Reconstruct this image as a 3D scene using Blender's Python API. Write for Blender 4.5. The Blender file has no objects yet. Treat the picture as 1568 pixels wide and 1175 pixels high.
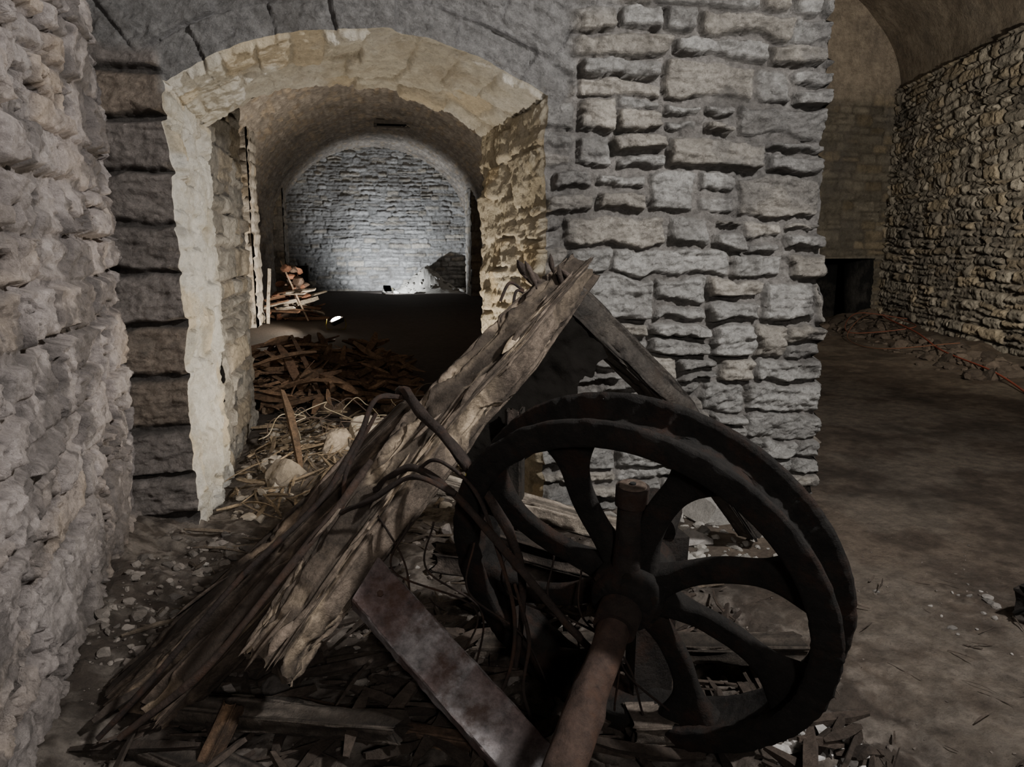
import bpy, numpy as np, math
from mathutils import Matrix, Vector
V3=lambda *a: np.array(a,float)
np.seterr(all='ignore')

# ---------------------------------------------------------------- noise
def _h(ix,iy,iz,s):
    x=(ix.astype(np.int64)*374761393+iy.astype(np.int64)*668265263+iz.astype(np.int64)*2147483647+s*1274126177)&0xffffffff
    x=((x^(x>>13))*1274126177)&0xffffffff
    x=((x^(x>>16))*2246822519)&0xffffffff
    return ((x^(x>>15))&0xffff)/65535.0
def noise(x,y,z=0.0,s=0):
    x,y,z=np.broadcast_arrays(np.asarray(x,float),np.asarray(y,float),np.asarray(z,float))
    ix,iy,iz=np.floor(x),np.floor(y),np.floor(z)
    fx,fy,fz=x-ix,y-iy,z-iz
    fx,fy,fz=[t*t*(3-2*t) for t in(fx,fy,fz)]
    r=0
    for a in(0,1):
        for b in(0,1):
            for c in(0,1):
                w=(fx if a else 1-fx)*(fy if b else 1-fy)*(fz if c else 1-fz)
                r=r+w*_h(ix+a,iy+b,iz+c,s)
    return r
def fbm(x,y,z=0.0,s=0,o=4,g=.5):
    r=0;A=1;T=0;f=1.0
    for i in range(o):
        r=r+A*noise(np.asarray(x)*f,np.asarray(y)*f,np.asarray(z)*f,s+i*7);T+=A;A*=g;f*=2.03
    return r/T
def hr(i,s=0):
    q=np.sin(np.asarray(i)*12.9898+s*78.233+1.3)*43758.5453
    return q-np.floor(q)
def sm(x,a,b):
    t=np.clip((x-a)/(b-a),0,1);return t*t*(3-2*t)

def masonry(u,v,seed,ch=(.10,.24),sw=(.16,.62),joint=.006,bev=.022,depth=.035,off=.025,rough=.02,warp=.025,split=.4,wav=.03,fill=.6,strata=.6):
    u=np.asarray(u,float);v=np.asarray(v,float)
    uw=u+warp*2*(fbm(u*5,v*5,s=seed+1,o=4,g=.6)-.5)
    vw=v+warp*2*(fbm(u*5,v*5,s=seed+2,o=4,g=.6)-.5)+wav*2*(noise(u*1.1,v*.7,s=seed+3)-.5)
    rng=np.random.default_rng(seed)
    b=[-2.6]
    while b[-1]<vw.max()+.1: b.append(b[-1]+rng.uniform(*ch))
    b=np.array(b);k=np.clip(np.searchsorted(b,vw,'right')-1,0,len(b)-2)
    L=np.zeros_like(u);Rr=np.zeros_like(u);idn=np.zeros_like(u)
    u0,u1=-4.0,uw.max()+.8
    for c in np.unique(k):
        m=k==c
        rg_=np.random.default_rng(seed*1000+int(c))
        e=[u0+rg_.uniform(0,.5)]
        while e[-1]<u1: e.append(e[-1]+sw[0]+(sw[1]-sw[0])*rg_.uniform()**1.4)
        e=np.array([u0-1]+e+[e[-1]+2]);j=np.clip(np.searchsorted(e,uw[m],'right')-1,0,len(e)-2)
        L[m]=e[j];Rr[m]=e[j+1];idn[m]=c*977+j+seed
    B0=b[k];B1=b[k+1]
    sp=(hr(idn,3)<split)&((B1-B0)>ch[0]*1.25)
    mid=B0+(B1-B0)*(.35+.3*hr(idn,4))+(uw-(L+Rr)/2)*(hr(idn,8)-.5)*.12
    up=sp&(vw>mid);lo=sp&(vw<=mid)
    B0=np.where(up,mid,B0);B1=np.where(lo,mid,B1);idn=idn+np.where(up,.37,0)
    du=np.minimum(uw-L,Rr-uw);dv=np.minimum(vw-B0,B1-vw)
    r=np.minimum(bev*1.6,.45*(B1-B0))
    d=r-np.hypot(np.maximum(0,r-du),np.maximum(0,r-dv))
    jj=joint*(.2+2.2*noise(u*4,v*4,s=seed+9)**1.5)
    p=np.clip((d-jj)/bev,0,1);p=1-(1-p)**2.6
    tu=(uw-(L+Rr)/2);tv=(vw-(B0+B1)/2)
    st=off*(hr(idn,5)-.5)*2+tu*(hr(idn,6)-.5)*.16+tv*(hr(idn,7)-.5)*.35
    f1=fbm(u*8,v*12,idn*.31,s=seed+20,o=6,g=.66)-.5
    rd=.5-np.abs(fbm(u*7,v*10,idn*.77,s=seed+24,o=5,g=.65)-.5)*2.4
    sa=(hr(idn,9)-.5)*.5;f2=fbm(u*4+v*sa*6,v*26+u*sa*10,idn*.5,s=seed+27,o=3,g=.6)-.5
    rg=rough*(1.5*f1+.9*(rd-.25)+strata*1.6*f2)
    fl=sm(fbm(u*2.3,v*2.3,s=seed+40,o=3),.40,.60)*fill
    h=p*(depth+st+rg)+(1-p)*(rough*(fbm(u*16,v*16,s=seed+31,o=4)-.6)+fl*depth*.8)
    return h,p,hr(idn,11)

# ---------------------------------------------------------------- mesh builder
class MB:
    def __init__(s): s.v=[];s.f=[];s.c=[];s.n=0
    def add(s,v,f,c):
        v=np.asarray(v,float).reshape(-1,3);c=np.asarray(c,float)
        if c.ndim==1:c=np.tile(c,(len(v),1))
        s.v.append(v);s.c.append(c)
        for a in (f if isinstance(f,list) else [f]): s.f.append(np.asarray(a)+s.n)
        s.n+=len(v)
    def grid(s,P,c,flip=False,closeu=False,mask=None):
        nu,nv=P.shape[:2];I=np.arange(nu*nv).reshape(nu,nv)
        if closeu:I=np.vstack([I,I[:1]])
        q=np.stack([I[:-1,:-1],I[1:,:-1],I[1:,1:],I[:-1,1:]],-1).reshape(-1,4)
        if flip:q=q[:,::-1]
        c=np.asarray(c,float)
        s.add(P.reshape(-1,3),q,c.reshape(-1,3) if c.ndim==3 else c)
    def build(s,name,mat,smooth=True,parent=None):
        me=bpy.data.meshes.new(name)
        v=np.concatenate(s.v);c=np.concatenate(s.c)
        me.vertices.add(len(v));me.vertices.foreach_set('co',v.ravel())
        lt=np.concatenate([np.full(len(f),f.shape[1]) for f in s.f]);lv=np.concatenate([f.ravel() for f in s.f])
        me.loops.add(len(lv));me.loops.foreach_set('vertex_index',lv.astype(np.int32))
        me.polygons.add(len(lt));me.polygons.foreach_set('loop_start',np.concatenate([[0],np.cumsum(lt)[:-1]]).astype(np.int32))
        me.polygons.foreach_set('use_smooth',np.full(len(lt),smooth))
        me.update(calc_edges=True);me.validate()
        a=me.color_attributes.new('Col','FLOAT_COLOR','POINT')
        a.data.foreach_set('color',np.hstack([c,np.ones((len(c),1))]).ravel())
        me.materials.append(mat)
        o=bpy.data.objects.new(name,me);bpy.context.collection.objects.link(o)
        if parent:o.parent=parent
        return o
def empty(name,loc=(0,0,0)):
    e=bpy.data.objects.new(name,None);bpy.context.collection.objects.link(e);return e

# ---------------------------------------------------------------- materials
def mat(name,sc=18,lo=.65,hi=1.25,bsc=70,bstr=.6,bdist=.01,rough=.92,metal=0,spec=.25,stain=None,stsc=1.2,stamt=.5,b2=None,speck=0):
    m=bpy.data.materials.new(name);m.use_nodes=True;nt=m.node_tree;N=nt.nodes;Lk=nt.links
    bs=N['Principled BSDF'];bs.inputs['Roughness'].default_value=rough;bs.inputs['Metallic'].default_value=metal
    bs.inputs['Specular IOR Level'].default_value=spec
    tc=N.new('ShaderNodeTexCoord');src=tc.outputs['Object']
    at=N.new('ShaderNodeAttribute');at.attribute_name='Col'
    def nz(scale,det=9,ro=.7):
        n=N.new('ShaderNodeTexNoise');n.inputs['Scale'].default_value=scale;n.inputs['Detail'].default_value=det;n.inputs['Roughness'].default_value=ro;Lk.new(src,n.inputs['Vector']);return n.outputs['Fac']
    def mr(val,a,b,c_,d_):
        q=N.new('ShaderNodeMapRange');q.inputs['From Min'].default_value=a;q.inputs['From Max'].default_value=b;q.inputs['To Min'].default_value=c_;q.inputs['To Max'].default_value=d_;Lk.new(val,q.inputs['Value']);return q.outputs[0]
    f=mr(nz(sc,9,.75),.32,.68,lo,hi)
    if speck:
        f2=mr(nz(sc*9,3,.6),.60,.70,1,1-speck);mm=N.new('ShaderNodeMath');mm.operation='MULTIPLY';Lk.new(f,mm.inputs[0]);Lk.new(f2,mm.inputs[1]);f=mm.outputs[0]
    vm=N.new('ShaderNodeVectorMath');vm.operation='SCALE';Lk.new(at.outputs['Color'],vm.inputs[0]);Lk.new(f,vm.inputs['Scale'])
    out=vm.outputs[0]
    if stain is not None:
        m3=mr(nz(stsc,8,.7),.5,.64,0,stamt)
        mx=N.new('ShaderNodeMix');mx.data_type='RGBA';Lk.new(m3,mx.inputs['Factor']);Lk.new(out,mx.inputs['A']);mx.inputs['B'].default_value=(*stain,1);out=mx.outputs['Result']
    Lk.new(out,bs.inputs['Base Color'])
    bp=N.new('ShaderNodeBump');bp.inputs['Strength'].default_value=bstr;bp.inputs['Distance'].default_value=bdist
    Lk.new(nz(bsc,9,.7),bp.inputs['Height'])
    if b2:
        bq=N.new('ShaderNodeBump');bq.inputs['Strength'].default_value=1;bq.inputs['Distance'].default_value=b2[1];Lk.new(nz(b2[0],6,.75),bq.inputs['Height']);Lk.new(bq.outputs[0],bp.inputs['Normal'])
    Lk.new(bp.outputs[0],bs.inputs['Normal'])
    return m
M_stone=mat('limestone_rubble',sc=20,lo=.5,hi=1.35,bsc=26,bdist=.035,bstr=1,stain=(.10,.09,.08),stsc=2.2,stamt=.55,b2=(110,.010),speck=.4)
M_lime=mat('limewashed_reveal',sc=14,lo=.75,hi=1.15,bsc=22,bdist=.035,bstr=1,stain=(.36,.29,.20),stsc=3.2,stamt=.5,b2=(90,.008),speck=.25)
M_white=mat('whitewashed_rubble',sc=18,lo=.58,hi=1.28,bsc=24,bdist=.035,bstr=1,stain=(.16,.14,.13),stsc=2.6,stamt=.55,b2=(110,.008),speck=.35)
M_farst=mat('far_masonry',sc=7,lo=.55,hi=1.3,bsc=12,bdist=.05,bstr=1,stain=(.12,.11,.10),stsc=.9,stamt=.65,b2=(45,.02))
M_floor=mat('earth_floor',sc=11,lo=.5,hi=1.4,bsc=40,bdist=.018,bstr=1,stain=(.038,.030,.023),stsc=1.0,stamt=.65,b2=(150,.006),speck=.35)
M_rock=mat('rubble_stone',sc=25,bsc=60,bdist=.01,speck=.3)
M_wood=mat('rotten_wood',sc=30,lo=.4,hi=1.4,bsc=80,bdist=.010,bstr=1,stain=(.038,.028,.021),stsc=6,stamt=.7)
M_iron=mat('black_rusted_iron',sc=18,lo=.4,hi=1.9,bsc=55,bdist=.010,bstr=1,rough=.8,metal=.1,spec=.25,stain=(.036,.017,.010),stsc=7,stamt=.7,b2=(140,.004))
M_rust=mat('rusty_steel',sc=24,lo=.4,hi=1.5,bsc=50,bdist=.008,bstr=.9,rough=.75,metal=.1,spec=.3,stain=(.07,.034,.02),stsc=9,stamt=.75,b2=(140,.004))
M_cable=mat('cable_plastic',sc=20,lo=.9,hi=1.1,bstr=.05,rough=.5)
M_void=mat('matte_black',sc=4,rough=1,spec=0)  # plain matte black: gusset sheet, and painted shade of the vent hole

def mixc(a,b,t):
    t=np.asarray(t)[...,None];return np.asarray(a)*(1-t)+np.asarray(b)*t
def stonecol(h,p,r,base,mortar,var=.35,warm=(1.08,1.0,.88)):
    s=(1-var+2*var*r)[...,None]*np.asarray(base)
    w=(hr(r*917,2)>.7)[...,None];s=np.where(w,s*np.asarray(warm),s)
    return np.asarray(mortar)*(1-p[...,None])+s*p[...,None]

# ================================================================ DOORWAY WALL
YW=4.25;YB=5.15
SPR0,CR0,SPR1,CR1=2.41,2.70,2.33,2.61
RA=1.80;CX,CZ=.035,.90
def fronth(X,Z):
    h1,p1,r1=masonry(X,Z,14,ch=(.12,.27),sw=(.18,.74),depth=.068,off=.034,rough=.058,warp=.045,split=.5,bev=.022,joint=.013,fill=.3)
    c1=stonecol(h1,p1,r1,(.43,.415,.39),(.27,.25,.23),.2,(1.06,1,.92))
    c1=mixc(c1,(.18,.17,.16),.65*sm(fbm(X*1.8,Z*1.8,s=15,o=5,g=.6),.52,.64))
    h2,p2,r2=masonry(X+.06,Z+.05,5,ch=(.22,.29),sw=(5.,5.2),depth=.05,off=.02,rough=.04,warp=.025,split=.0,bev=.03,joint=.014,wav=.0,fill=.1)
    c2=stonecol(h2,p2,r2,(.23,.20,.18),(.08,.07,.063),.15)
    ang=np.arctan2(X-CX,Z-CZ);rad=np.hypot(X-CX,Z-CZ)-RA
    h3,p3,r3=masonry(ang*2.1,rad,23,ch=(.5,.62),sw=(.24,.5),depth=.012,off=.012,rough=.032,warp=.02,split=.0,bev=.012,joint=.003,wav=.0,fill=1)
    c3=stonecol(h3,p3,r3,(.26,.25,.24),(.23,.22,.215),.07,(1,1,1))
    w3=sm(Z-CZ-RA*.79-.25*np.maximum(0,np.abs(X-CX)-1.05)*4,0,.05)*(1-sm(X,1.12,1.22)*(1-sm(Z,2.75,2.95)))*(1-sm(X,1.35,1.5))
    w3=w3*(1-(sm(-X,.95,.99))*(1-sm(Z,2.5,2.6)))
    w2=1.0*(X<-.6)
    h=np.where(w2>0,h2,h1);c=np.where((w2>0)[...,None],c2,c1)
    h=h*(1-w3)+h3*w3;c=c*(1-w3[...,None])+c3*w3[...,None]
    return h,c
def edgeL(Z): return -.945+.03*(fbm(Z*5,1.,s=3)-.5)*2
def edgeR(Z): return 1.014+.035*(fbm(Z*5,7.,s=4)-.5)*2
def archz(x,t=0.):
    xl=-.945;xr=1.014-.208*t;xc=(xl+xr)/2;hw=(xr-xl)/2
    sp=SPR0+(SPR1-SPR0)*t;cr=CR0+(CR1-CR0)*t
    q=np.clip((x-xc)/hw,-1,1)
    return sp+(cr-sp)*(1-np.abs(q)**2.1)+.02*(fbm(x*6,2.,s=8)-.5)
wall=MB();res=.0095;ZT=4.2
def front_patch(X,Z):
    h,c=fronth(X,Z);wall.grid(np.stack([X,YW-h,Z],-1),c)
zz=np.arange(-.15,SPR0+.001,res);zz=np.append(zz,SPR0)
n=42;s=np.linspace(0,1,n)[:,None]
X=-1.36*(1-s)+edgeL(zz)[None]*s;front_patch(X,np.tile(zz,(n,1)))
xe=lambda z:2.80-.043*z+.035*(noise(z*6.5,3.,s=5)-.5)*2+.02*(fbm(z*20,3.,s=6)-.5)
n=190;s=np.linspace(0,1,n)[:,None]
X=edgeR(zz)[None]*(1-s)+xe(zz)[None]*s;front_patch(X,np.tile(zz,(n,1)))
xx=np.concatenate([np.linspace(-1.36,-.945,42)[:-1],np.linspace(-.945,1.014,200),np.linspace(1.014,2.8,190)[1:]])
nz=180;s=np.linspace(0,1,nz)[None]
zlow=np.where((xx>=-.945)&(xx<=1.014),archz(xx),SPR0)
Zg=zlow[:,None]*(1-s)+ZT*s;Xg=np.repeat(xx[:,None],nz,1)
fR=np.clip((Xg-1.014)/(2.8-1.014),0,1);Xg=Xg+fR*(xe(Zg)-2.8)
front_patch(Xg,Zg)
zj=zz
xs=np.linspace(-.945,1.014,200)
sx=np.concatenate([edgeL(zj),xs,edgeR(zj)[::-1]]);sz=np.concatenate([zj,archz(xs),zj[::-1]])
kind=np.concatenate([np.zeros(len(zj)),np.ones(len(xs)),np.full(len(zj),2)])
nd=90;dd=np.linspace(0,1,nd)
S=np.concatenate([[0],np.cumsum(np.hypot(np.diff(sx),np.diff(sz)))])
hf,_=fronth(sx,sz)
t=dd[None]
q=(sx+.945)/1.959
XX=sx[:,None]-.208*t*q[:,None]
ZZ=np.where(kind[:,None]==1,archz(XX,t)+0*XX,sz[:,None]-(sz[:,None]/SPR0).clip(0)*.08*t)
YY=(YW-hf)[:,None]*(1-t)+YB*t
h4,p4,r4=masonry(np.repeat(S[:,None],nd,1),YY,41,ch=(.3,.5),sw=(.16,.34),depth=.016,off=.010,rough=.042,warp=.03,split=.2,bev=.02,joint=.003,fill=.8,strata=.2)
fade=sm(t,0,.06);h4=h4*fade
nx=np.where(kind==0,1,np.where(kind==2,-1,0));nz_=np.where(kind==1,-1,0)
XX=XX+nx[:,None]*h4;ZZ=ZZ+nz_[:,None]*h4
plas=fbm(np.repeat(S[:,None],nd,1)*3,YY*3,s=77,o=5)
cin=stonecol(h4,p4,r4,(.66,.61,.51),(.52,.46,.36),.06)
cin=mixc(cin,(.75,.71,.63),sm(plas,.40,.56))
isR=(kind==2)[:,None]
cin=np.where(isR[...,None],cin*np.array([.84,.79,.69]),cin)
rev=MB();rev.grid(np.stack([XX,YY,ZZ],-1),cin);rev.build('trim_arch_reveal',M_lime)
za=np.linspace(-.15,ZT,150);ya=np.linspace(0,1,60)
hf,_=fronth(xe(za),za)
Yg=(YW-hf)[:,None]*(1-ya)+YB*ya;Zg=np.repeat(za[:,None],60,1)
h,p,r=masonry(Yg,Zg,51,depth=.04,rough=.02);h=h*sm(ya,0,.08)[None]
wall.grid(np.stack([xe(Zg)+h,Yg,Zg],-1),stonecol(h,p,r,(.36,.34,.32),(.22,.2,.18)),flip=True)
def flat(mb,origin,du,dv,nrm,lu,lv,r,seed,base,mortar,flip=False,var=.3,**k):
    nu=max(2,int(lu/r));nv=max(2,int(lv/r))
    U,W=np.meshgrid(np.linspace(0,lu,nu),np.linspace(0,lv,nv),indexing='ij')
    h,p,rr=masonry(U,W,seed,**k)
    P=np.array(origin)+U[...,None]*np.array(du,float)+W[...,None]*np.array(dv,float)+h[...,None]*np.array(nrm,float)
    c=stonecol(h,p,rr,base,mortar,var)
    mb.grid(P,c,flip);return P
G1,G2=(.3,.28,.25),(.2,.18,.16)
YF=6.1
flat(wall,(.80,YB,-.1),(1,0,0),(0,0,1),(0,1,0),.45,3.4,.03,61,G1,G2)
flat(wall,(1.2,YB-.02,-.1),(0,1,0),(0,0,1),(-1,0,0),1.0,3.4,.03,62,G1,G2)
flat(wall,(-1.05,YB-.05,3.2),(1,0,0),(0,1,0),(0,0,-1),2.3,1.03,.04,63,G1,G2)
flat(wall,(-1.05,YF,3.2),(1,0,0),(0,0,1),(0,1,0),2.3,2.0,.05,64,G1,G2)
flat(wall,(1.2,YF,-.1),(1,0,0),(0,0,1),(0,1,0),2.45,5.2,.05,65,G1,G2)
xa=np.linspace(-1.0,.82,40);sb=np.linspace(0,1,40)[None]
zb=archz(xa,1.0)[:,None]*(1-sb)+3.3*sb
wall.grid(np.stack([np.repeat(xa[:,None],40,1),np.full_like(zb,YB),zb],-1),G1)
d_=np.array([.9,.97,0]);Ld=np.linalg.norm(d_);d_/=Ld
flat(wall,(2.68,YB-.02,-.1),d_,(0,0,1),(d_[1],-d_[0],0),Ld+.1,7.4,.05,66,G1,G2)
wall.build('wall_doorway',M_stone)

# ================================================================ LEFT WALL
lw=MB();ny,nzv=420,380
yv=np.linspace(4.32,.1,ny)[:,None];zv=np.linspace(-.1,4.2,nzv)[None]
Yg=yv+0*zv;Zg=zv+0*yv
h,p,r=masonry(Yg,Zg,71,ch=(.14,.30),sw=(.2,.6),depth=.04,off=.022,rough=.045,warp=.025,split=.35,bev=.018,joint=.010,fill=.6,strata=.3)
low=1-sm(Zg,.5,1.0)
h=h*(1-.4*low)+.07*(fbm(Yg*1.5,Zg*1.5,s=72,o=4)-.5)+low*.04*(fbm(Yg*7,Zg*7,s=73,o=6,g=.6)-.4)
pit=sm(fbm(Yg*6,Zg*7,s=75,o=5,g=.6),.62,.68);h=h-pit*.045
Xg=-1.25+.15*(4.25-Yg)+h-.045
c=stonecol(h,p,r,(.52,.46,.43),(.36,.315,.295),.14)
pl=sm(fbm(Yg*2.2,Zg*2.2,s=76,o=5),.42,.58)
c=mixc(c,(.60,.52,.485),pl*.6);c=mixc(c,(.17,.15,.14),np.maximum(pit*.7,.75*sm(fbm(Yg*3,Zg*3,s=79,o=6,g=.65),.53,.61)))
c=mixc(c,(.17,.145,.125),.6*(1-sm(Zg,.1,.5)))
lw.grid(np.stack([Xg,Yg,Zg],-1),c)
lw.build('wall_left',M_white)

# ================================================================ FAR ROOM
fr=MB()
cx,hw,spz,rise=.44,3.17,2.15,2.72
def vaultz(x): return spz+rise*np.sqrt(np.maximum(0,1-((x-cx)/hw)**2))
ta=np.linspace(0,math.pi,190)
px=np.concatenate([np.full(44,cx-hw),cx-hw*np.cos(ta),np.full(44,cx+hw)])
pz=np.concatenate([np.linspace(-.1,spz-.05,44),spz+rise*np.sin(ta),np.linspace(spz-.05,-.1,44)])
nxv=np.concatenate([np.ones(44),np.cos(ta),-np.ones(44)]);nzv_=np.concatenate([np.zeros(44),-np.sin(ta),np.zeros(44)])
Sa=np.concatenate([[0],np.cumsum(np.hypot(np.diff(px),np.diff(pz)))])
yf=np.linspace(YF-.03,27.1,370)
U,W=np.meshgrid(yf,Sa,indexing='ij')
h,p,r=masonry(U,W,81,ch=(.12,.2),sw=(.25,.6),depth=.03,off=.015,rough=.035,warp=.03,bev=.05)
P=np.stack([px[None]+nxv[None]*h,U,pz[None]+nzv_[None]*h],-1)
fr.grid(P,stonecol(h,p,r,(.42,.375,.33),(.34,.30,.26),.2),flip=True)
fr.build('ceiling_far_vault',M_farst)
fe=MB()
flat(fe,(-2.9,27.0,-.1),(1,0,0),(0,0,1),(0,-1,0),6.8,5.2,.03,91,(.45,.445,.435),(.31,.305,.295),ch=(.11,.2),sw=(.25,.8),depth=.045,off=.025,rough=.05,bev=.04,joint=.012,fill=.7,warp=.04)
fe.build('wall_far_end',M_farst)
fb=MB()
flat(fb,(-.985,YB-.02,-.1),(0,1,0),(0,0,1),(1,0,0),1.5,4.9,.02,92,(.45,.41,.35),(.36,.32,.27),depth=.03,rough=.03)
flat(fb,(-2.9,6.62,-.1),(1,0,0),(0,0,1),(0,1,0),1.93,4.9,.05,93,G1,G2)
fb.build('wall_passage_side',M_stone)
for i,(x0,x1,y0,y1,zt) in enumerate([(-2.8,-2.1,15.3,16.3,3.85),(-2.8,-2.42,24.6,25.6,3.3),(3.3,3.7,23.6,24.8,3.3)]):
    pb=MB();k=dict(ch=(.18,.26),sw=(.3,.55),depth=.03,off=.015,rough=.02,bev=.03,split=.1)
    fx=x1 if x1<0 else x0;sg=1 if x1<0 else -1
    flat(pb,(fx,y0,0),(0,1,0),(0,0,1),(sg,0,0),y1-y0,zt,.04,95+i,(.46,.43,.39),(.28,.26,.23),**k)
    flat(pb,(x0,y0,0),(1,0,0),(0,0,1),(0,-1,0),x1-x0,zt,.04,98+i,(.46,.43,.39),(.28,.26,.23),**k)
    flat(pb,(x0,y1,0),(1,0,0),(0,0,1),(0,1,0),x1-x0,zt,.04,99+i,(.46,.43,.39),(.28,.26,.23),**k)
    pb.build('wall_pilaster_%d'%(i+1),M_farst)

vb=MB()
def box(mb,c,sx,sy,sz,col,rot=None,jit=0,seed=0):
    v=np.array([[a,b,d] for a in(-1,1) for b in(-1,1) for d in(-1,1)],float)*np.array([sx,sy,sz])/2
    if jit:v+=np.random.default_rng(seed).uniform(-jit,jit,v.shape)
    if rot is not None:v=v@np.array(rot).T
    mb.add(v+np.array(c),np.array([[0,1,3,2],[4,6,7,5],[0,4,5,1],[2,3,7,6],[0,2,6,4],[1,5,7,3]]),col)
zvent=float(vaultz(.95))
box(vb,(.95,21.3,zvent-.03),1.0,.6,.08,(.01,.01,.01))  # solid near-black box, its colour stands in for shade inside the vent
for a,b,sx_,sy_ in((.95,20.97,1.12,.07),(.95,21.63,1.12,.07),(.42,21.3,.07,.72),(1.48,21.3,.07,.72)): box(vb,(a,b,zvent-.05),sx_,sy_,.1,(.12,.11,.1))
vb.build('vent_opening',M_void,False)

# ================================================================ RIGHT ROOM
rw=MB()
d=np.array([-.3,-.954,0]);d/=np.linalg.norm(d);nrm=np.array([-.954,.3,0])
o=np.array([10.55,14.3,-.1])
flat(rw,o,d,(0,0,1),nrm,13.5,4.65,.026,101,(.45,.41,.34),(.26,.23,.185),ch=(.12,.24),sw=(.2,.75),depth=.05,off=.025,rough=.055,warp=.04,bev=.03,joint=.010,fill=.4)
rw.build('wall_right',M_farst)
vr=MB()
tt=np.linspace(0,math.pi/2,60);ss=np.linspace(0,13.5,200)
T,Sg=np.meshgrid(tt,ss,indexing='ij')
nn=fbm(T*8,Sg*2,s=111,o=5)
off=5.2*(1-np.cos(T))-.06
B=o+Sg[...,None]*d+off[...,None]*np.array([-1,0,0.])
B[...,2]=4.5+2.7*np.sin(T)+.08*(nn-.5)
cc=mixc((.38,.32,.25),(.27,.225,.175),sm(nn,.4,.6))
vr.grid(B,cc);vr.build('ceiling_right_vault',M_farst)
ew=MB();kw=dict(ch=(.14,.24),sw=(.25,.6),depth=.04,off=.015,rough=.04,warp=.03,bev=.04)
for (x0,z0,lx,lz) in((3.7,-.1,4.9,7.4),(8.6,1.32,1.58,6.0),(10.18,-.1,.9,7.4)):
    nu,nv=int(lx/.035),int(lz/.035)
    X,Z=np.meshgrid(np.linspace(x0,x0+lx,nu),np.linspace(z0,z0+lz,nv),indexing='ij')
    h,p,r=masonry(X,Z,121,**kw)
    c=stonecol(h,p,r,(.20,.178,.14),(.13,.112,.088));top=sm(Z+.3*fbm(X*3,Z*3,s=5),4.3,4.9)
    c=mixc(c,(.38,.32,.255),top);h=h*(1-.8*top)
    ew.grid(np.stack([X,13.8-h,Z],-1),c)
box(ew,(9.39,15.0,.6),1.6,.05,1.5,(.01,.01,.01));box(ew,(8.58,14.4,.6),.05,1.2,1.5,(.015,.015,.015));box(ew,(10.2,14.4,.6),.05,1.2,1.5,(.015,.015,.015));box(ew,(9.39,14.4,1.36),1.6,1.2,.05,(.015,.015,.015))  # niche lining coloured near-black, shade of the hole painted in
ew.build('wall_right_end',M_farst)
cw=MB();flat(cw,(3.66,YF,-.1),(0,1,0),(0,0,1),(1,0,0),7.75,7.4,.07,131,(.26,.23,.2),(.18,.16,.13),ch=(.14,.24),sw=(.25,.6))
cw.build('wall_divider',M_farst)
ce=MB()
X,Y=np.meshgrid(np.linspace(-1.6,3.2,60),np.linspace(-2.5,4.3,80),indexing='ij')
ce.grid(np.stack([X,Y,4.15+.05*fbm(X*2,Y*2,s=9)],-1),(.3,.28,.26));ce.build('ceiling_front',M_farst)

# ================================================================ FLOOR
def fz(x,y):
    x=np.asarray(x,float);y=np.asarray(y,float)
    xl=-1.25+.15*(4.25-y)
    near=(1-sm(y,6.0,7.0))
    z=.16*np.exp(-np.maximum(0,x-xl)/.28)*(1-sm(y,4.2,4.6))
    z=z+.10*np.exp(-((x-.1)/.8)**2-((y-2.3)/.8)**2)
    z=z+.14*np.exp(-((x+.35)/.55)**2-((y-5.4)/.7)**2)+.26*np.exp(-((x+.75)/.9)**2-((y-8.4)/1.6)**2)
    deb=np.clip((1-sm(x,1.3,2.0))*near+ (1-sm(y,2.6,3.4))*(1-sm(x,2.6,3.6))*.35,0,1)
    z=z+deb*(.08*(fbm(x*4,y*4,s=201,o=5)-.5)+.06*(fbm(x*16,y*16,s=203,o=4,g=.6)-.5))+.012*(fbm(x*3,y*3,s=205,o=4)-.5)
    w=np.exp(-np.maximum(0,(10.3-(14.0-y)*.315)-x)/.5)*(1-sm(-y,-3,-2))*(x>4)
    z=z+.25*w*fbm(x*2,y*2,s=206)
    z=z+.25*np.exp(-np.maximum(0,13.8-y)/.5)*(x>3.7)*(y<14)*fbm(x*2,y*2,s=207)
    return z,deb
gx=np.concatenate([np.linspace(-3,-1.35,25)[:-1],np.arange(-1.35,3.3,.016),3.3+np.cumsum(np.linspace(.02,.12,110))])
gy=np.concatenate([np.linspace(-2.5,.9,30)[:-1],np.arange(.9,6.2,.016),6.2+np.cumsum(np.linspace(.02,.16,235))])
X,Y=np.meshgrid(gx,gy,indexing='ij')
Z,deb=fz(X,Y)
nn=fbm(X*5,Y*5,s=211,o=6,g=.6)
c=mixc((.085,.064,.048),(.145,.112,.084),sm(nn,.4,.6))
c=mixc(c,(.19,.158,.125),.6*sm(fbm(X*1.3,Y*1.3,s=215,o=5,g=.6),.52,.64))
c=mixc(c,mixc((.060,.047,.038),(.20,.172,.147),sm(fbm(X*13,Y*13,s=213,o=6,g=.65),.46,.64)),deb*.85)
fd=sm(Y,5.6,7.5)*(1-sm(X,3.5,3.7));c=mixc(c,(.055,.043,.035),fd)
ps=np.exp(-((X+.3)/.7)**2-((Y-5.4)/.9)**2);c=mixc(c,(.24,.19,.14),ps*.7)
FL=MB();FL.grid(np.stack([X,Y,Z],-1),c);FL.build('floor',M_floor)

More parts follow.
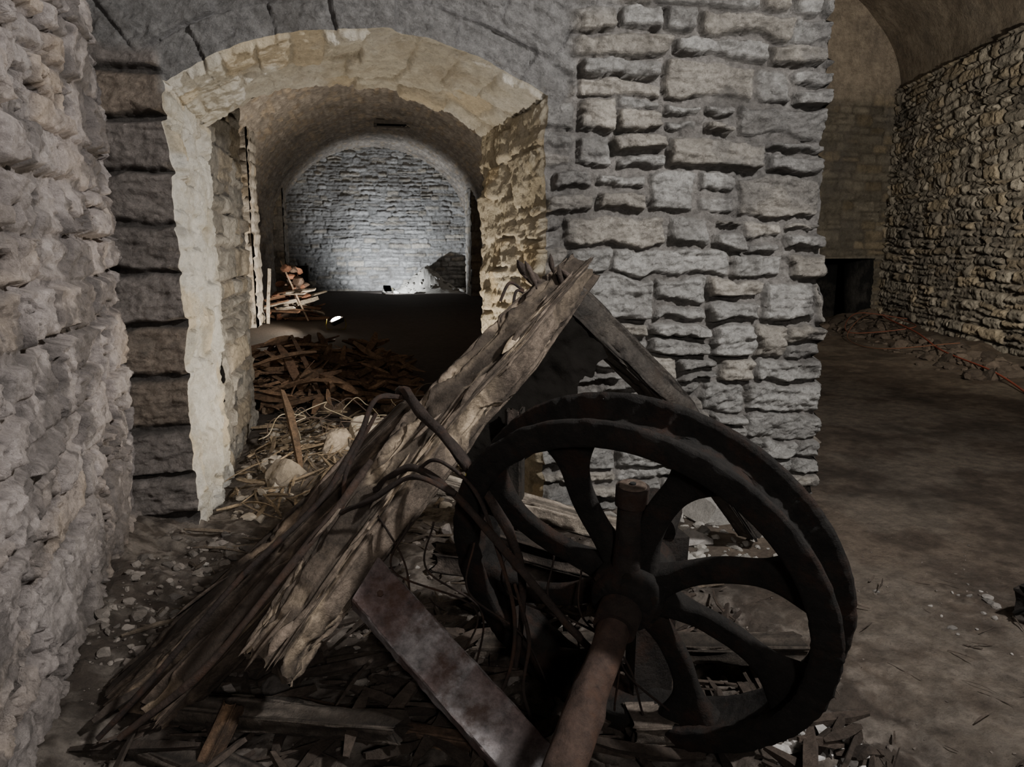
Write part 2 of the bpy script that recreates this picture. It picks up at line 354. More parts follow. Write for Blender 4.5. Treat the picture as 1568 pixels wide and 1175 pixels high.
# ================================================================ rubble
import bmesh
def ico(n):
    bm=bmesh.new();bmesh.ops.create_icosphere(bm,subdivisions=n,radius=1);v=np.array([q.co[:] for q in bm.verts]);f=np.array([[q.index for q in a.verts] for a in bm.faces]);bm.free();return v,f
I1,I2,I3,I4=ico(1),ico(2),ico(3),ico(4)
def rock(mb,rng,x,y,r,col,lvl=1,z=None,flat_=.7):
    v,f=(I1,I1,I2,I3,I4)[lvl];v=v.copy()
    s=rng.integers(1,9999)
    v*=(1+.55*(noise(v[:,0]*1.3+9,v[:,1]*1.3+9,v[:,2]*1.3+9,s=int(s))-.5)+.25*(fbm(v[:,0]*3+9,v[:,1]*3+9,v[:,2]*3+9,s=int(s)+3)-.5))[:,None]
    for k in range(7):
        n_=rng.normal(size=3);n_/=np.linalg.norm(n_);dd_=v@n_;lim=rng.uniform(.45,.8);v-=np.maximum(0,dd_-lim)[:,None]*n_
    v*=np.array([1,rng.uniform(.5,1),rng.uniform(.4,.8)*flat_/.7])*r
    a=rng.uniform(0,6.3);ca,sa=math.cos(a),math.sin(a);v=v@np.array([[ca,sa,0],[-sa,ca,0],[0,0,1]])
    zz=float(fz(x,y)[0]) if z is None else z
    mb.add(v+np.array([x,y,zz+r*.15]),f,np.array(col)*rng.uniform(.5,1.3))
def scatter(mb,rng,N,fx,rr,col,lvl=1,pw=2.5):
    for i in range(N):
        x,y=fx(rng);r=rr[0]+(rr[1]-rr[0])*rng.uniform()**pw;rock(mb,rng,x,y,r,col,lvl)
rng=np.random.default_rng(5)
rb=MB()
U=lambda a,b,c_,d_:(lambda g:(g.uniform(a,b),g.uniform(c_,d_)))
scatter(rb,rng,1400,U(-1.0,1.6,1.6,4.15),(.004,.03),(.12,.10,.085),1,3)
scatter(rb,rng,400,U(-1.10,-.5,2.6,4.1),(.006,.04),(.15,.13,.112),2,3)
scatter(rb,rng,90,U(-1.0,1.4,2.4,4.1),(.008,.03),(.25,.23,.205),2,3)
scatter(rb,rng,260,U(1.5,3.2,1.5,3.6),(.003,.012),(.12,.10,.083),1)
scatter(rb,rng,500,U(-.85,.75,4.3,6.6),(.01,.06),(.36,.31,.245),2)
scatter(rb,rng,50,U(-.9,1.5,2.2,4.1),(.04,.09),(.15,.13,.115),3)
scatter(rb,rng,22,U(2.3,2.9,2.3,2.9),(.01,.035),(.22,.20,.18),2)
scatter(rb,rng,120,U(1.2,1.5,1.6,2.05),(.01,.035),(.34,.32,.30),2)
scatter(rb,rng,160,U(1.3,2.1,3.3,4.05),(.01,.06),(.30,.28,.25),2)
rb.build('rubble_scatter',M_rock,False)
rr=MB()
for i in range(420):
    t=rng.uniform();side=rng.uniform()<.7
    if side:
        y=7.5+6*t;xw=10.3-(14.0-y)*.315;x=xw-.25-abs(rng.normal())*.5
    else: x=rng.uniform(7.5,10.0);y=13.4-abs(rng.normal())*.5
    rock(rr,rng,x,y,.03+.15*rng.uniform()**3,(.085,.067,.053),2)
rr.build('rubble_bank',M_rock,False)
for (x,y,r,c) in((.02,5.75,.24,(.42,.36,.28)),(-.55,4.95,.16,(.30,.25,.19)),(-.25,5.35,.12,(.4,.33,.25)),(1.95,3.9,.18,(.34,.32,.29)),(1.7,3.6,.10,(.28,.26,.24))):
    b_=MB();rock(b_,rng,x,y,r,c,4,flat_=1.0);b_.build('fallen_stone',M_rock,False)
mo=MB()
gx_,gy_=np.meshgrid(np.linspace(.9,3.5,50),np.linspace(24.8,26.9,40),indexing='ij')
zh=.85*np.exp(-((gx_-2.1)/.75)**2-((gy_-26.1)/.6)**2)*(.75+.5*fbm(gx_*3,gy_*3,s=7))-.05
mo.grid(np.stack([gx_,gy_,zh],-1),(.2,.19,.17))
for i in range(90):
    x,y=rng.normal(2.1,.6),rng.normal(26,.35)
    rock(mo,rng,x,min(y,26.7),rng.uniform(.06,.16),(.2,.19,.17),2,z=max(0,.8*math.exp(-((x-2.1)/.75)**2-((y-26.1)/.6)**2)-.08))
mo.build('spoil_heap',M_rock,False)

# ================================================================ sticks / timbers
def frame(dv,up=V3(0,0,1)):
    dv=dv/np.linalg.norm(dv);s_=np.cross(dv,up);s_/=np.linalg.norm(s_)+1e-9;return dv,s_,np.cross(s_,dv)
def stick(mb,rng,p0,p1,w,h,col,taper=.5,bend=.03):
    p0=np.array(p0,float);p1=np.array(p1,float);L=np.linalg.norm(p1-p0);dv,s_,u_=frame(p1-p0,V3(rng.normal()*.5,rng.normal()*.5,1))
    n=5;vs=[];bx,bz=rng.normal(size=2)*bend*L
    for i in range(n):
        t=i/(n-1);c_=p0+(p1-p0)*t+(s_*bx+u_*bz)*math.sin(t*math.pi);k=1-abs(2*t-1)**3*taper
        for a,b in((-1,-1),(1,-1),(1,1),(-1,1)): vs.append(c_+s_*a*w/2*k*rng.uniform(.75,1.2)+u_*b*h/2*k*rng.uniform(.75,1.2))
    f=[[4*i+j,4*i+(j+1)%4,4*i+4+(j+1)%4,4*i+4+j] for i in range(n-1) for j in range(4)]+[[3,2,1,0],[4*n-4,4*n-3,4*n-2,4*n-1]]
    mb.add(vs,np.array(f),np.array(col)*rng.uniform(.55,1.35))
def sticks(mb,rng,N,fx,Lr,wr,col,dirc=None,spread=1.5,lift=.05):
    for i in range(N):
        x,y=fx(rng);L=rng.uniform(*Lr);a=rng.uniform(0,3.14) if dirc is None else dirc+rng.normal()*spread
        dx,dy=math.cos(a)*L/2,math.sin(a)*L/2
        z0=float(fz(x-dx,y-dy)[0]);z1=float(fz(x+dx,y+dy)[0]);w=rng.uniform(*wr);l0=rng.uniform(0,lift)
        stick(mb,rng,(x-dx,y-dy,z0+w*.4+l0*rng.uniform()),(x+dx,y+dy,z1+w*.4+l0*rng.uniform()),w,w*rng.uniform(.3,.8),col)
def timber(mb,pts,ws,hs,col,lite,seed,roll=0,N=150,K=44,rag=.10,groove=.25,up=V3(0,0,1),eros=.22,litamt=.8,dark=0):
    pts=np.array(pts,float);seg=np.linalg.norm(np.diff(pts,axis=0),axis=1);cum=np.concatenate([[0],np.cumsum(seg)]);L=cum[-1]
    dv,s_,u_=frame(pts[-1]-pts[0],up);cr,sr=math.cos(roll),math.sin(roll);s2=s_*cr+u_*sr;u2=-s_*sr+u_*cr
    th=np.linspace(0,2*np.pi,K,endpoint=False)
    e=.28;qx=np.sign(np.cos(th))*np.abs(np.cos(th))**e;qy=np.sign(np.sin(th))*np.abs(np.sin(th))**e
    cxn,syn=np.cos(th)*3,np.sin(th)*3
    e0=rag*noise(cxn*1.2+9,syn*1.2+9,s=seed)+rag*.5*noise(cxn*5+9,syn*5+9,s=seed+1);e1=rag*noise(cxn*1.2+9,syn*1.2+9,s=seed+2)+rag*.5*noise(cxn*5+9,syn*5+9,s=seed+3)
    t=np.linspace(0,1,N)[None];T=e0[:,None]+(1-e0-e1)[:,None]*t
    A=T*L
    C_=np.stack([np.interp(A,cum,pts[:,i]) for i in range(3)],-1)
    Wd=np.interp(T,np.linspace(0,1,len(ws)),ws)/2;Hd=np.interp(T,np.linspace(0,1,len(hs)),hs)/2
    fib=fbm(cxn[:,None]*1.7+20,syn[:,None]*1.7+20,A*1.1,s=seed+5,o=4,g=.62)
    crk=sm(.06-np.abs(fbm(cxn[:,None]*.9+40,syn[:,None]*.9+40,A*.8,s=seed+33,o=3)-.5),0,.05)
    ero=fbm(cxn[:,None]*.45+20,syn[:,None]*.45+20,A*3.2,s=seed+9,o=5,g=.55)
    k=1-groove*(np.abs(fib-.5)*1.6)-groove*.45*crk-eros*sm(ero,.5,.66)+.09*(fbm(cxn[:,None]*2+5,syn[:,None]*2+5,A*14,s=seed+15)-.5)
    P=C_+(qx[:,None]*Wd*k)[...,None]*s2+(qy[:,None]*Hd*k)[...,None]*u2
    P=P+(.012*(fbm(A*3,0*A+seed,0*A,s=seed+50,o=3)-.5)*2)[...,None]*s2
    cc=mixc(np.array(col)*.5,np.array(col)*1.15,sm(fib,.35,.62));cc=mixc(cc,lite,sm(ero,.52,.62)*litamt*sm(fib,.3,.5));cc=mixc(cc,np.array(col)*.2,crk*.8)
    if dark: cc=mixc(cc,np.array(col)*.3,dark*sm(fbm(cxn[:,None]*.3+60,syn[:,None]*.3+60,A*4,s=seed+61,o=5,g=.6),.46,.58))
    mb.grid(P,cc,closeu=True)
    for j,cpt in((0,P[:,5].mean(0)),(N-1,P[:,-6].mean(0))):
        mb.add(np.vstack([P[:,j],cpt[None]]),np.array([[a,(a+1)%K,K] for a in range(K)]),np.array(col)*.45)
    return dv,s2,u2
def tube(mb,pts,r,col,K=10,sub=10,wob=0,seed=0,cap=True):
    pts=np.array(pts,float);n=len(pts);Q=[]
    ext=np.vstack([2*pts[0]-pts[1],pts,2*pts[-1]-pts[-2]])
    for i in range(n-1):
        p0,p1,p2,p3=ext[i:i+4]
        for k in range(sub):
            t=k/sub;Q.append(.5*((2*p1)+(-p0+p2)*t+(2*p0-5*p1+4*p2-p3)*t*t+(-p0+3*p1-3*p2+p3)*t**3))
    Q.append(pts[-1]);Q=np.array(Q);T=np.gradient(Q,axis=0);T/=np.linalg.norm(T,axis=1)[:,None]+1e-9
    nrm=np.cross(T[0],V3(.3,.2,1));nrm/=np.linalg.norm(nrm);R_=[]
    rr_=np.interp(np.linspace(0,1,len(Q)),np.linspace(0,1,len(r)) if np.ndim(r) else [0,1],r if np.ndim(r) else [r,r])
    th=np.linspace(0,2*np.pi,K,endpoint=False)
    for i in range(len(Q)):
        nrm=nrm-T[i]*(nrm@T[i]);nrm/=np.linalg.norm(nrm);b=np.cross(T[i],nrm)
        rad=rr_[i]*(1+wob*(noise(th*2+5,i*.35+0*th,s=seed)-.5)*2)
        R_.append(Q[i]+(np.cos(th)*rad)[:,None]*nrm+(np.sin(th)*rad)[:,None]*b)
    P=np.array(R_).transpose(1,0,2);mb.grid(P,col,closeu=True)
    if cap:
        mb.add(P[:,0],np.arange(K)[None],col);mb.add(P[:,-1],np.arange(K)[None],col)

# ---- collapsed timber hoist
FR=empty('collapsed_timber_hoist')
lite=(.46,.36,.25);grey=(.165,.128,.098)
b=MB();timber(b,[(.93,3.06,1.53),(.32,2.66,1.03),(-.02,2.37,.70),(-.34,2.06,.36)],[.12,.19,.21,.18,.16],[.11,.19,.20,.18,.15],grey,lite,301,roll=.15,rag=.035,groove=.30,K=150,N=460,eros=.32,litamt=.7,dark=.75)
g=np.random.default_rng(3)
A0,A1=V3(.88,3.02,1.5),V3(-.34,2.06,.36);dA=(A1-A0)
for i in range(22):
    t=g.uniform(0.05,1);c0=A0+dA*t+V3(g.normal()*.03,g.normal()*.03,g.normal()*.02)+V3(-.01,-.03,.08);L=g.uniform(.06,.2)
    dn=dA/np.linalg.norm(dA)+g.normal(size=3)*.05;stick(b,g,c0-dn*L/2,c0+dn*L/2,g.uniform(.008,.03),g.uniform(.005,.012),lite if g.uniform()<.3 else grey,taper=.9)
for i in range(7):
    a=V3(.66+g.uniform(0,.2),2.92+g.uniform(0,.1),1.36+g.uniform(0,.15));stick(b,g,a,a+V3(-.05+g.normal()*.04,g.normal()*.02,.10*g.uniform(.5,1.2)),.03,.02,(.08,.06,.05),taper=.9)
b.build('main_beam',M_wood,True,FR)
b=MB();timber(b,[(.22,2.87,.98),(-.30,2.64,.52),(-.86,2.44,.08)],[.16,.19,.18],[.15,.18,.16],(.105,.078,.058),(.26,.19,.13),311,roll=-.2,rag=.03,groove=.22,K=110,N=380,eros=.34,dark=.6)
timber(b,[(.02,2.60,.76),(-.35,2.42,.44),(-.70,2.26,.14)],[.11,.14,.12],[.09,.11,.10],(.12,.088,.066),(.32,.24,.16),315,roll=.3,rag=.04,groove=.24,K=90,N=320,eros=.34,dark=.6)
for i in range(12):
    t=g.uniform(0,1);c0=V3(.22,2.82,.98)*(1-t)+V3(-.8,2.42,.16)*t+V3(g.normal()*.05,g.normal()*.06,g.normal()*.03);L=g.uniform(.08,.25);dn=V3(-1.0,-.4,-.85)/1.37+g.normal(size=3)*.09
    stick(b,g,c0-dn*L/2,c0+dn*L/2,g.uniform(.01,.03),g.uniform(.006,.014),(.12,.09,.07),taper=.9)
b.build('side_beam',M_wood,True,FR)
b=MB();timber(b,[(.78,3.02,1.42),(1.12,3.12,1.12),(1.42,3.24,.84),(1.75,3.4,.4),(2.0,3.5,.08)],[.15,.15,.14],[.14,.14,.13],(.055,.047,.04),(.13,.11,.09),321,rag=.03,groove=.2,N=240,K=60,litamt=.3)
b.build('rear_strut',M_wood,True,FR)
b=MB();timber(b,[(.16,2.80,.72),(.95,2.62,.50)],[.12,.12],[.08,.08],(.30,.25,.20),(.46,.39,.31),331,rag=.02,groove=.15)
timber(b,[(.35,2.62,.55),(.95,2.48,.38)],[.1,.1],[.08,.08],(.06,.047,.038),(.14,.11,.09),333,rag=.02,groove=.2)
timber(b,[(.2,2.9,.35),(1.3,2.7,.2)],[.12,.12],[.1,.1],(.07,.055,.045),(.14,.11,.09),335,rag=.05,groove=.2)
timber(b,[(.55,2.72,1.0),(.52,2.66,.12)],[.07,.07],[.07,.07],(.03,.025,.02),(.08,.06,.05),337,rag=.02,groove=.2)
b.build('cross_rails',M_wood,True,FR)
b=MB();pa=[V3(.84,2.99,1.42),V3(.62,2.88,1.2),V3(.46,2.80,1.0),V3(.34,2.72,.84)];pbm=[V3(1.02,3.02,1.10),V3(.84,2.93,.98),V3(.68,2.84,.80),V3(.50,2.74,.58)]
nu,nv=90,34;U_,V_=np.meshgrid(np.linspace(0,3,nu),np.linspace(0,1,nv),indexing='ij')
Pa=np.stack([np.interp(U_,range(4),[q[i] for q in pa]) for i in range(3)],-1);Pb=np.stack([np.interp(U_,range(4),[q[i] for q in pbm]) for i in range(3)],-1)
V2=V_*(.8+.2*fbm(U_*4,0*U_,s=4,o=3));P=Pa*(1-V2[...,None])+Pb*V2[...,None];P[...,1]+=.06*(fbm(U_*3,V_*3,s=6)-.5)
b.grid(P,(.009,.008,.007));P2=P.copy();P2[...,1]+=.014;b.grid(P2,(.009,.008,.007),flip=True)
b.build('gusset_plate',M_void,True,FR)
b=MB()
c0,c1=V3(-.05,2.25,.60),V3(.58,1.62,.04);dv=(c1-c0);Lc=np.linalg.norm(dv);dv/=Lc
nf=V3(.05,-.62,.62);nf-=dv*(nf@dv);nf/=np.linalg.norm(nf);sd=np.cross(dv,nf)
prof=[(-.070,.0),(.070,.0),(.076,-.005),(.076,-.07),(.066,-.07),(.062,-.012),(-.062,-.012),(-.066,-.07),(-.076,-.07),(-.076,-.005)]
Nn=120
Pg=np.zeros((len(prof),Nn,3))
for i,(a,b_) in enumerate(prof):
    for j in range(Nn):
        t=j/(Nn-1);cut=.06*(a+.085)/.17+.015*noise(a*60,b_*60,s=3)
        jit=.006*(noise(t*14,i*1.7,s=12)-.5)+.005*(noise(t*60,i*2.7,s=13)-.5)
        Pg[i,j]=c0+dv*(cut+t*(Lc-cut))+sd*(a+jit)+nf*(b_+jit)
cg=np.zeros(Pg.shape);nq=fbm(np.arange(len(prof))[:,None]*.8,np.linspace(0,12,Nn)[None],s=14);cg[:]=mixc((.16,.118,.112),(.31,.285,.285),sm(nq,.42,.6))
b.grid(Pg,cg,closeu=True,flip=True)
cpt=c0+dv*.1*Lc;tube(b,[cpt,cpt+nf*.006],.011,(.08,.05,.04),K=6,sub=1)
b.build('steel_channel',M_rust,False,FR)
b=MB();rc=(.030,.021,.017)
tube(b,[(.01,2.36,.82),(.07,2.30,.89),(.14,2.24,.92),(.25,2.11,.86),(.35,2.04,.75),(.47,1.95,.61),(.56,1.91,.50),(.63,1.93,.42)],[.010,.012,.012,.012,.011,.011],rc,wob=.3)
tube(b,[(.10,2.57,1.10),(.12,2.48,1.12),(.16,2.38,1.07),(.26,2.23,.97),(.35,2.14,.84),(.42,2.09,.69),(.44,2.10,.50),(.42,2.10,.30)],[.013,.016,.017,.013,.008],rc,wob=.35,seed=2)
tube(b,[(.12,2.48,1.10),(.02,2.44,1.10),(-.04,2.40,.98),(-.17,2.32,.80),(-.39,2.24,.62),(-.62,2.17,.38),(-.80,2.13,.2)],.009,rc,wob=.3,seed=3)
tube(b,[(.0,2.36,.92),(-.12,2.28,.78),(-.3,2.18,.60),(-.5,2.13,.38),(-.74,2.12,.2)],.011,(.05,.034,.026),wob=.3,seed=5)
tube(b,[(.02,2.42,1.06),(-.08,2.38,.88),(-.10,2.36,.76),(-.18,2.32,.70)],.007,rc,wob=.2,seed=6)
tube(b,[(.14,2.24,.92),(.2,2.18,.96),(.30,2.1,.88),(.36,2.05,.70),(.40,2.02,.52),(.38,2.0,.35),(.30,1.98,.2)],.006,rc,wob=.3,seed=8)
tube(b,[(.40,2.02,.62),(.44,2.0,.45),(.42,1.98,.3),(.46,1.97,.15)],.005,rc,wob=.3,seed=9)
tube(b,[(-.1,2.28,.78),(.0,2.22,.84),(.12,2.16,.92),(.24,2.10,.88)],.008,rc,wob=.3,seed=10)
for k in range(9):
    x=-.1+.1*k+g.normal()*.02;y=2.25-.03*k+g.normal()*.03;z=.8-.02*k
    tube(b,[(x,y,z),(x+g.normal()*.06,y-.02,z-.15),(x+.1+g.normal()*.06,y-.04,z-.3),(x+.16+g.normal()*.05,y-.03,max(.16,z-.55))],.0035,rc,K=5,wob=.2,seed=20+k)
for k in range(5):
    a=V3(.62+.03*k,2.95,1.42-.03*k)
    tube(b,[a,a+V3(-.06,-.02,.03),a+V3(-.1+.02*k,-.03,-.04)],.006,rc)
b.build('bent_rods',M_rust,True,FR)
b=MB()
timber(b,[(-.42,2.18,.24),(-.50,2.06,.10)],[.06,.05],[.05,.05],(.13,.08,.05),(.26,.16,.09),341,rag=.1,N=60,K=36)
timber(b,[(-.30,2.30,.13),(.05,2.12,.12),(.45,1.95,.10)],[.06,.06,.06],[.06,.06,.06],(.12,.075,.05),(.2,.13,.08),345,rag=.03,N=100,K=30)
timber(b,[(.75,2.02,.12),(1.2,1.98,.10)],[.16,.16],[.07,.07],(.13,.105,.085),(.24,.2,.165),347,rag=.05,N=100,K=40)
timber(b,[(.3,2.6,.1),(1.6,2.3,.12)],[.14,.14],[.08,.08],(.075,.06,.047),(.17,.14,.115),349,rag=.05,N=100,K=40)
timber(b,[(-.7,2.35,.16),(.1,2.0,.2)],[.13,.12],[.06,.06],(.075,.06,.047),(.17,.14,.115),351,rag=.06,N=100,K=40)
timber(b,[(-.8,2.3,.10),(-.2,1.85,.1)],[.15,.12],[.07,.06],(.065,.052,.042),(.15,.12,.1),353,rag=.06,N=100,K=40)
b.build('fallen_planks',M_wood,True,FR)

wd=MB();g=np.random.default_rng(9)
sticks(wd,g,300,U(-.8,1.5,1.7,3.0),(.06,.4),(.008,.045),(.06,.045,.035),dirc=.7,spread=.9,lift=.10)
sticks(wd,g,120,U(-.9,1.5,2.8,4.1),(.05,.3),(.005,.025),(.10,.078,.057))
sticks(wd,g,40,U(1.5,2.9,1.7,3.0),(.03,.14),(.003,.010),(.09,.07,.055))
wd.build('splintered_wood_debris',M_wood,False)
wp=MB()
sticks(wp,g,360,U(-.85,.6,4.4,6.8),(.05,.36),(.005,.028),(.28,.21,.135),lift=.12)
sticks(wp,g,360,U(-1.7,.5,6.8,10.4),(.10,.65),(.015,.09),(.24,.145,.085),lift=.35)
sticks(wp,g,40,U(-1.6,.2,7.2,10.0),(.5,1.3),(.03,.09),(.22,.13,.08),lift=.45)
for i in range(130):
    x,y=g.uniform(-1.6,.5),g.uniform(6.9,10.2);rock(wp,g,x,y,g.uniform(.02,.11),(.19,.13,.085),2)
stick(wp,g,(-.45,4.9,.1),(-.62,5.6,.55),.05,.04,(.2,.13,.08))
wp.build('passage_wood_pile',M_wood,False)
wr_=MB()
for k in range(14):
    x0=-.65+.09*k;y0=5.6+.10*(k%7);a0=g.uniform(-.5,.5);rx=.1+.14*g.uniform();rz=.06+.18*g.uniform()
    pts=[(x0+rx*math.cos(a)+.05*g.normal(),y0+.1*math.sin(a*1.3),.22+rz*math.sin(a)+.03*g.normal()) for a in np.linspace(a0-.6,a0+3.4,7)]
    tube(wr_,pts,.004,(.40,.33,.22) if k%3==0 else (.09,.065,.05),K=6)
wr_.build('tangled_wire',M_cable)
cb=MB();tube(cb,[(10.0,13.1,.25),(9.2,12.0,.3),(8.62,10.5,.22),(8.0,9.2,.12),(7.4,7.7,.10),(6.96,6.76,.03),(6.4,6.0,.02)],.012,(.24,.06,.038),K=6);
tube(cb,[(9.8,12.2,.25),(8.9,12.4,.35),(8.2,11.6,.1),(8.9,10.9,.25),(9.3,11.8,.3)],.009,(.15,.055,.035),K=6)
tube(cb,[(9.6,12.9,.28),(8.6,11.9,.3),(7.9,11.2,.06),(7.6,10.0,.05),(8.1,9.0,.25)],.007,(.17,.08,.05),K=6);cb.build('red_cable',M_cable)
lg=MB();timber(lg,[(2.66,2.46,.10),(3.3,2.62,.12)],[.15,.15],[.14,.14],(.03,.024,.02),(.06,.045,.036),361,rag=.08,N=80,K=36);lg.build('charred_log',M_wood)

# ================================================================ FLYWHEEL
FW=empty('flywheel_pulley')
WC=V3(.70,1.90,.61);wn=V3(-.635,-.712,-.301);wn/=np.linalg.norm(wn)
sdv=V3(-.535,-.752,-.385);sdv/=np.linalg.norm(sdv)
wa=np.cross(wn,V3(0,0,1));wa/=np.linalg.norm(wa);wb=np.cross(wn,wa)
def revolve(mb,prof,col,K=160,jit=.002,seed=0):
    th=np.linspace(0,2*np.pi,K,endpoint=False);prof=prof+prof[:1];r=np.array([q[0] for q in prof]);z=np.array([q[1] for q in prof])
    T,Rg=np.meshgrid(th,r,indexing='ij');Zg=np.repeat(z[None],K,0)
    nj=jit*(noise(np.cos(T)*30+50,np.sin(T)*30+50,Zg*40+9,s=seed)-.5)*2
    P=WC+((Rg+nj)*np.cos(T))[...,None]*wa+((Rg+nj)*np.sin(T))[...,None]*wb+(Zg+nj)[...,None]*wn
    mb.grid(P,col,closeu=True)
iron=(.0105,.0088,.0075)
m=MB()
revolve(m,[(.500,.010),(.508,.016),(.574,.016),(.580,.008),(.578,-.004),(.566,-.010),(.532,-.014),(.524,-.03),(.524,-.10),(.532,-.116),(.570,-.120),(.584,-.126),(.588,-.136),(.582,-.146),(.514,-.146),(.502,-.138),(.502,-.122),(.510,-.112),(.512,-.03),(.500,-.012)],iron,K=300,jit=.004)
m.build('rims',M_iron,True,FW)
m=MB()
for k in range(8):
    th=math.radians(15+45*k);N_=34;K=28;a=np.linspace(0,2*np.pi,K,endpoint=False)
    s=np.linspace(0,1,N_);r=.07+.45*s
    w=.038+.085*np.maximum(0,(s-.60)/.40)**2.2+.022*np.maximum(0,(.25-s)/.25)**2
    hgt=.020+.02*np.maximum(0,(.3-s)/.3)+.022*np.maximum(0,(s-.75)/.25)
    cr_=math.cos(th)*wa+math.sin(th)*wb;ct=-math.sin(th)*wa+math.cos(th)*wb
    cv=.05*np.sin(s*math.pi)
    ca=np.sign(np.cos(a))*np.abs(np.cos(a))**.6;sa=np.sign(np.sin(a))*np.abs(np.sin(a))**.6
    P=WC+r[None,:,None]*cr_+(ca[:,None]*w[None]+cv[None])[...,None]*ct+(sa[:,None]*hgt[None]-.06)[...,None]*wn
    P=P+(.005*(fbm(P[...,0]*25,P[...,1]*25,P[...,2]*25,s=5)-.5))[...,None]*wn
    m.grid(P,iron,closeu=True)
m.build('curved_spokes',M_iron,True,FW)
m=MB();revolve(m,[(.001,.05),(.062,.05),(.085,.046),(.092,.035),(.094,.02),(.105,.006),(.108,-.02),(.108,-.10),(.105,-.12),(.094,-.14),(.09,-.18),(.001,-.18)],iron,K=64,seed=3)
for k in range(6):
    th=k*math.pi/3+.3;c_=WC+.094*(math.cos(th)*wa+math.sin(th)*wb)+.0*wn;tube(m,[c_,c_+wn*.025],.012,(.02,.014,.01),K=6,sub=1)
m.build('hub',M_iron,True,FW)
m=MB();tube(m,[WC-sdv*.40,WC,WC+sdv*.25,WC+sdv*.4,WC+sdv*.62,WC+sdv*.95],[.046,.046,.044,.05,.05,.05],(.058,.036,.027),K=32,wob=.10)
tube(m,[WC+sdv*.05,WC+sdv*.12],[.062,.060],(.025,.017,.013),K=28,sub=3)
m.build('shaft',M_rust,True,FW)
m=MB();p0=WC+V3(0,.0,.05);p1=V3(.70,1.87,.945)
tube(m,[p0,p0*.5+p1*.5,p1],[.046,.038,.038],(.018,.014,.012),K=28)
dvp=(p1-p0)/np.linalg.norm(p1-p0);tube(m,[p1-dvp*.05,p1+dvp*.004],[.046,.046],(.03,.022,.018),K=28,sub=2);tube(m,[p1,p1+dvp*.010],[.040,.037],(.12,.09,.07),K=28,sub=2);tube(m,[p1,p1+dvp*.014],[.009,.009],(.02,.02,.02),K=10,sub=2)
m.build('bearing_post',M_iron,True,FW)
m=MB()
for L in(-.34,.88):
    c_=WC+sdv*L;zf=float(fz(c_[0],c_[1])[0])
    hh=c_[2]-.05-zf+.03
    for (sx_,z0,z1) in((.22,0,.12),(.13,.12,.75),(.18,.75,1)):
        box(m,(c_[0],c_[1],zf-.03+hh*(z0+z1)/2),sx_,sx_*.7,hh*(z1-z0),(.015,.012,.01),jit=.005,seed=3)
    tube(m,[c_-sdv*.05,c_+sdv*.05],[.08,.08],(.015,.012,.01),K=24,sub=2)
m.build('bearing_blocks',M_iron,False,FW)

# ================================================================ far junk, crates, lamps
jk=MB();g=np.random.default_rng(21)
for i in range(30):
    x=g.uniform(-1.95,-1.15);y=g.uniform(16.45,17.3);a=g.uniform(-.6,.6);L=g.uniform(.35,.9);z0=.03+.9*g.uniform()*max(0,1-abs(x+1.6)/.7);col=(.58,.52,.44) if g.uniform()<.5 else (.22,.13,.085)
    stick(jk,g,(x-L/2*math.cos(a),y,z0),(x+L/2*math.cos(a),y+g.normal()*.2,z0+L*math.sin(a)*.6+.02),.09,.03,col,taper=.1,bend=0)
stick(jk,g,(-1.98,16.0,.0),(-1.95,16.5,1.1),.07,.03,(.55,.5,.43),taper=.05,bend=0);stick(jk,g,(-1.2,16.4,.0),(-1.75,16.9,1.25),.08,.03,(.42,.33,.25),taper=.05,bend=0)
jk.build('broken_plank_pile',M_wood,False)
jr=MB()
for i in range(70):
    x,y=g.normal(-1.6,.25),g.normal(17.1,.2);zt=1.15*math.exp(-((x+1.6)/.4)**2);rock(jr,g,x,y,g.uniform(.05,.18),(.26,.13,.085) if g.uniform()<.4 else (.15,.11,.09),2,z=g.uniform(0,1)*zt)
jr.build('brick_rubble_heap',M_rock,False)
kr=MB();box(kr,(-2.15,26.3,.45),.6,.5,.9,(.03,.025,.02));box(kr,(-2.15,26.04,.45),.5,.03,.06,(.06,.05,.04));box(kr,(-2.15,26.04,.75),.5,.03,.06,(.06,.05,.04));kr.build('dark_crate',M_wood,False)

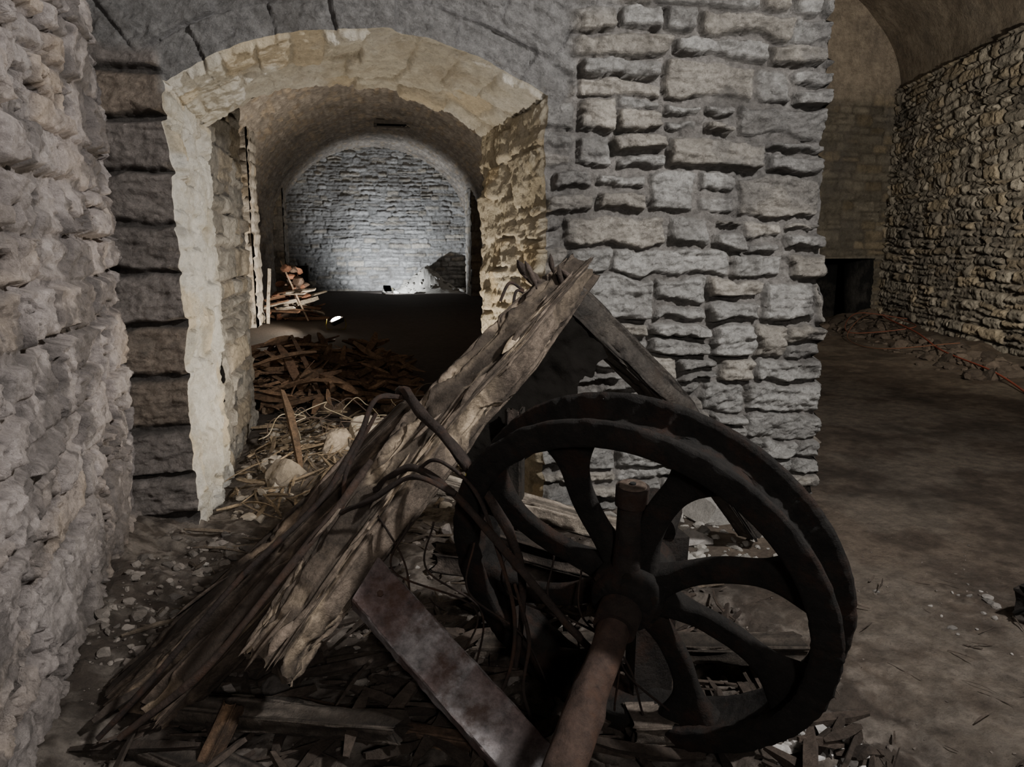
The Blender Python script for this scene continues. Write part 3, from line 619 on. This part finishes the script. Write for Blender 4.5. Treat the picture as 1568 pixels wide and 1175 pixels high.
def emis(name,col,st):
    m_=bpy.data.materials.new(name);m_.use_nodes=True;bs=m_.node_tree.nodes['Principled BSDF'];bs.inputs['Emission Color'].default_value=(*col,1);bs.inputs['Emission Strength'].default_value=st;return m_
def flood(loc,target,energy,col,angle=150,size=.12,blend=.6,stre=40,rad=.05):
    E=empty('work_floodlight');E.location=loc
    f=(Vector(target)-Vector(loc)).normalized();rot=f.to_track_quat('-Z','Y')
    hb=MB();s_=size
    box(hb,(0,0,.03),s_*1.2,s_,.05,(.03,.03,.03));
    for k in range(5): box(hb,(-s_*.5+s_*.25*k,0,.07),.008,s_*.9,.04,(.03,.03,.03))
    h_=hb.build('housing',M_iron,False,E);h_.rotation_mode='QUATERNION';h_.rotation_quaternion=rot
    lb=MB()
    K=20;a=np.linspace(0,2*np.pi,K,endpoint=False);ring=lambda r,z:np.stack([r*np.cos(a),r*np.sin(a)*.8,z+0*a],-1)
    Pl=np.stack([ring(s_*.5,.004),ring(s_*.5,-.006),ring(s_*.36,-.02),ring(s_*.18,-.03),ring(.001,-.033)],1);lb.grid(Pl,(1,1,1),closeu=True)
    l_=lb.build('lens',emis('lamp_glass',col,stre),True,E);l_.rotation_mode='QUATERNION';l_.rotation_quaternion=rot
    st=MB();zf=float(fz(loc[0],loc[1])[0])-loc[2]
    tube(st,[(-s_*.7,0,0),(-s_*.7,0,zf+.01),(s_*.7,0,zf+.01),(s_*.7,0,0)],.008,(.25,.2,.02),K=6,sub=2);st.build('stand',M_iron,True,E)
    L=bpy.data.lights.new('flood','SPOT');L.energy=energy;L.color=col;L.spot_size=math.radians(angle);L.spot_blend=blend;L.shadow_soft_size=rad
    lo=bpy.data.objects.new('flood',L);bpy.context.collection.objects.link(lo);lo.parent=E;lo.rotation_mode='QUATERNION';lo.rotation_quaternion=rot;lo.location=f*.05
    return E
flood((.72,24.7,.22),(1.9,27,1.7),640,(.90,.95,1.0),158,.2,rad=.03)
flood((-.57,14.7,.2),(-.90,14.62,1.0),620,(1,.88,.72),178,.24,blend=.12,stre=120)
flood((.52,4.72,.3),(-.5,4.9,2.2),135,(1,.90,.75),170,.12,rad=.03)
flood((5.2,3.6,2.6),(8.8,8.9,3.6),2000,(1,.91,.76),105,.2,blend=1,rad=.04)
def area(name,loc,target,e,col,size):
    L=bpy.data.lights.new(name,'AREA');L.energy=e;L.color=col;L.size=size;o_=bpy.data.objects.new(name,L);bpy.context.collection.objects.link(o_);o_.location=loc
    o_.rotation_mode='QUATERNION';o_.rotation_quaternion=(Vector(target)-Vector(loc)).to_track_quat('-Z','Y')
area('hall_lamp',(2.5,.7,3.5),(.6,4.3,1.5),245,(1,.985,.965),.2)
area('front_fill_light',(.3,-1.8,2.5),(-.1,3.2,1.0),60,(1,.95,.91),.3)  # added fill light, unseen, lifts the timbers, channel and floor from the front
w=bpy.data.worlds.new('World');bpy.context.scene.world=w;w.use_nodes=True;w.node_tree.nodes['Background'].inputs[0].default_value=(.5,.5,.55,1);w.node_tree.nodes['Background'].inputs[1].default_value=.012

# ================================================================ CAMERA
th=math.radians(11);pt=math.radians(10.5)
Rv=Vector((math.cos(th),-math.sin(th),0));Fh=Vector((math.sin(th),math.cos(th),0));Z_=Vector((0,0,1))
Fv=Fh*math.cos(pt)-Z_*math.sin(pt);Uv=Fh*math.sin(pt)+Z_*math.cos(pt)
cam=bpy.data.cameras.new('camera');co=bpy.data.objects.new('camera',cam);bpy.context.collection.objects.link(co)
mt=Matrix((Rv,Uv,-Fv)).transposed().to_4x4();mt.translation=Vector((0,0,1.6));co.matrix_world=mt
cam.sensor_width=36;cam.lens=26.4;cam.clip_start=.05;cam.clip_end=100
bpy.context.scene.camera=co
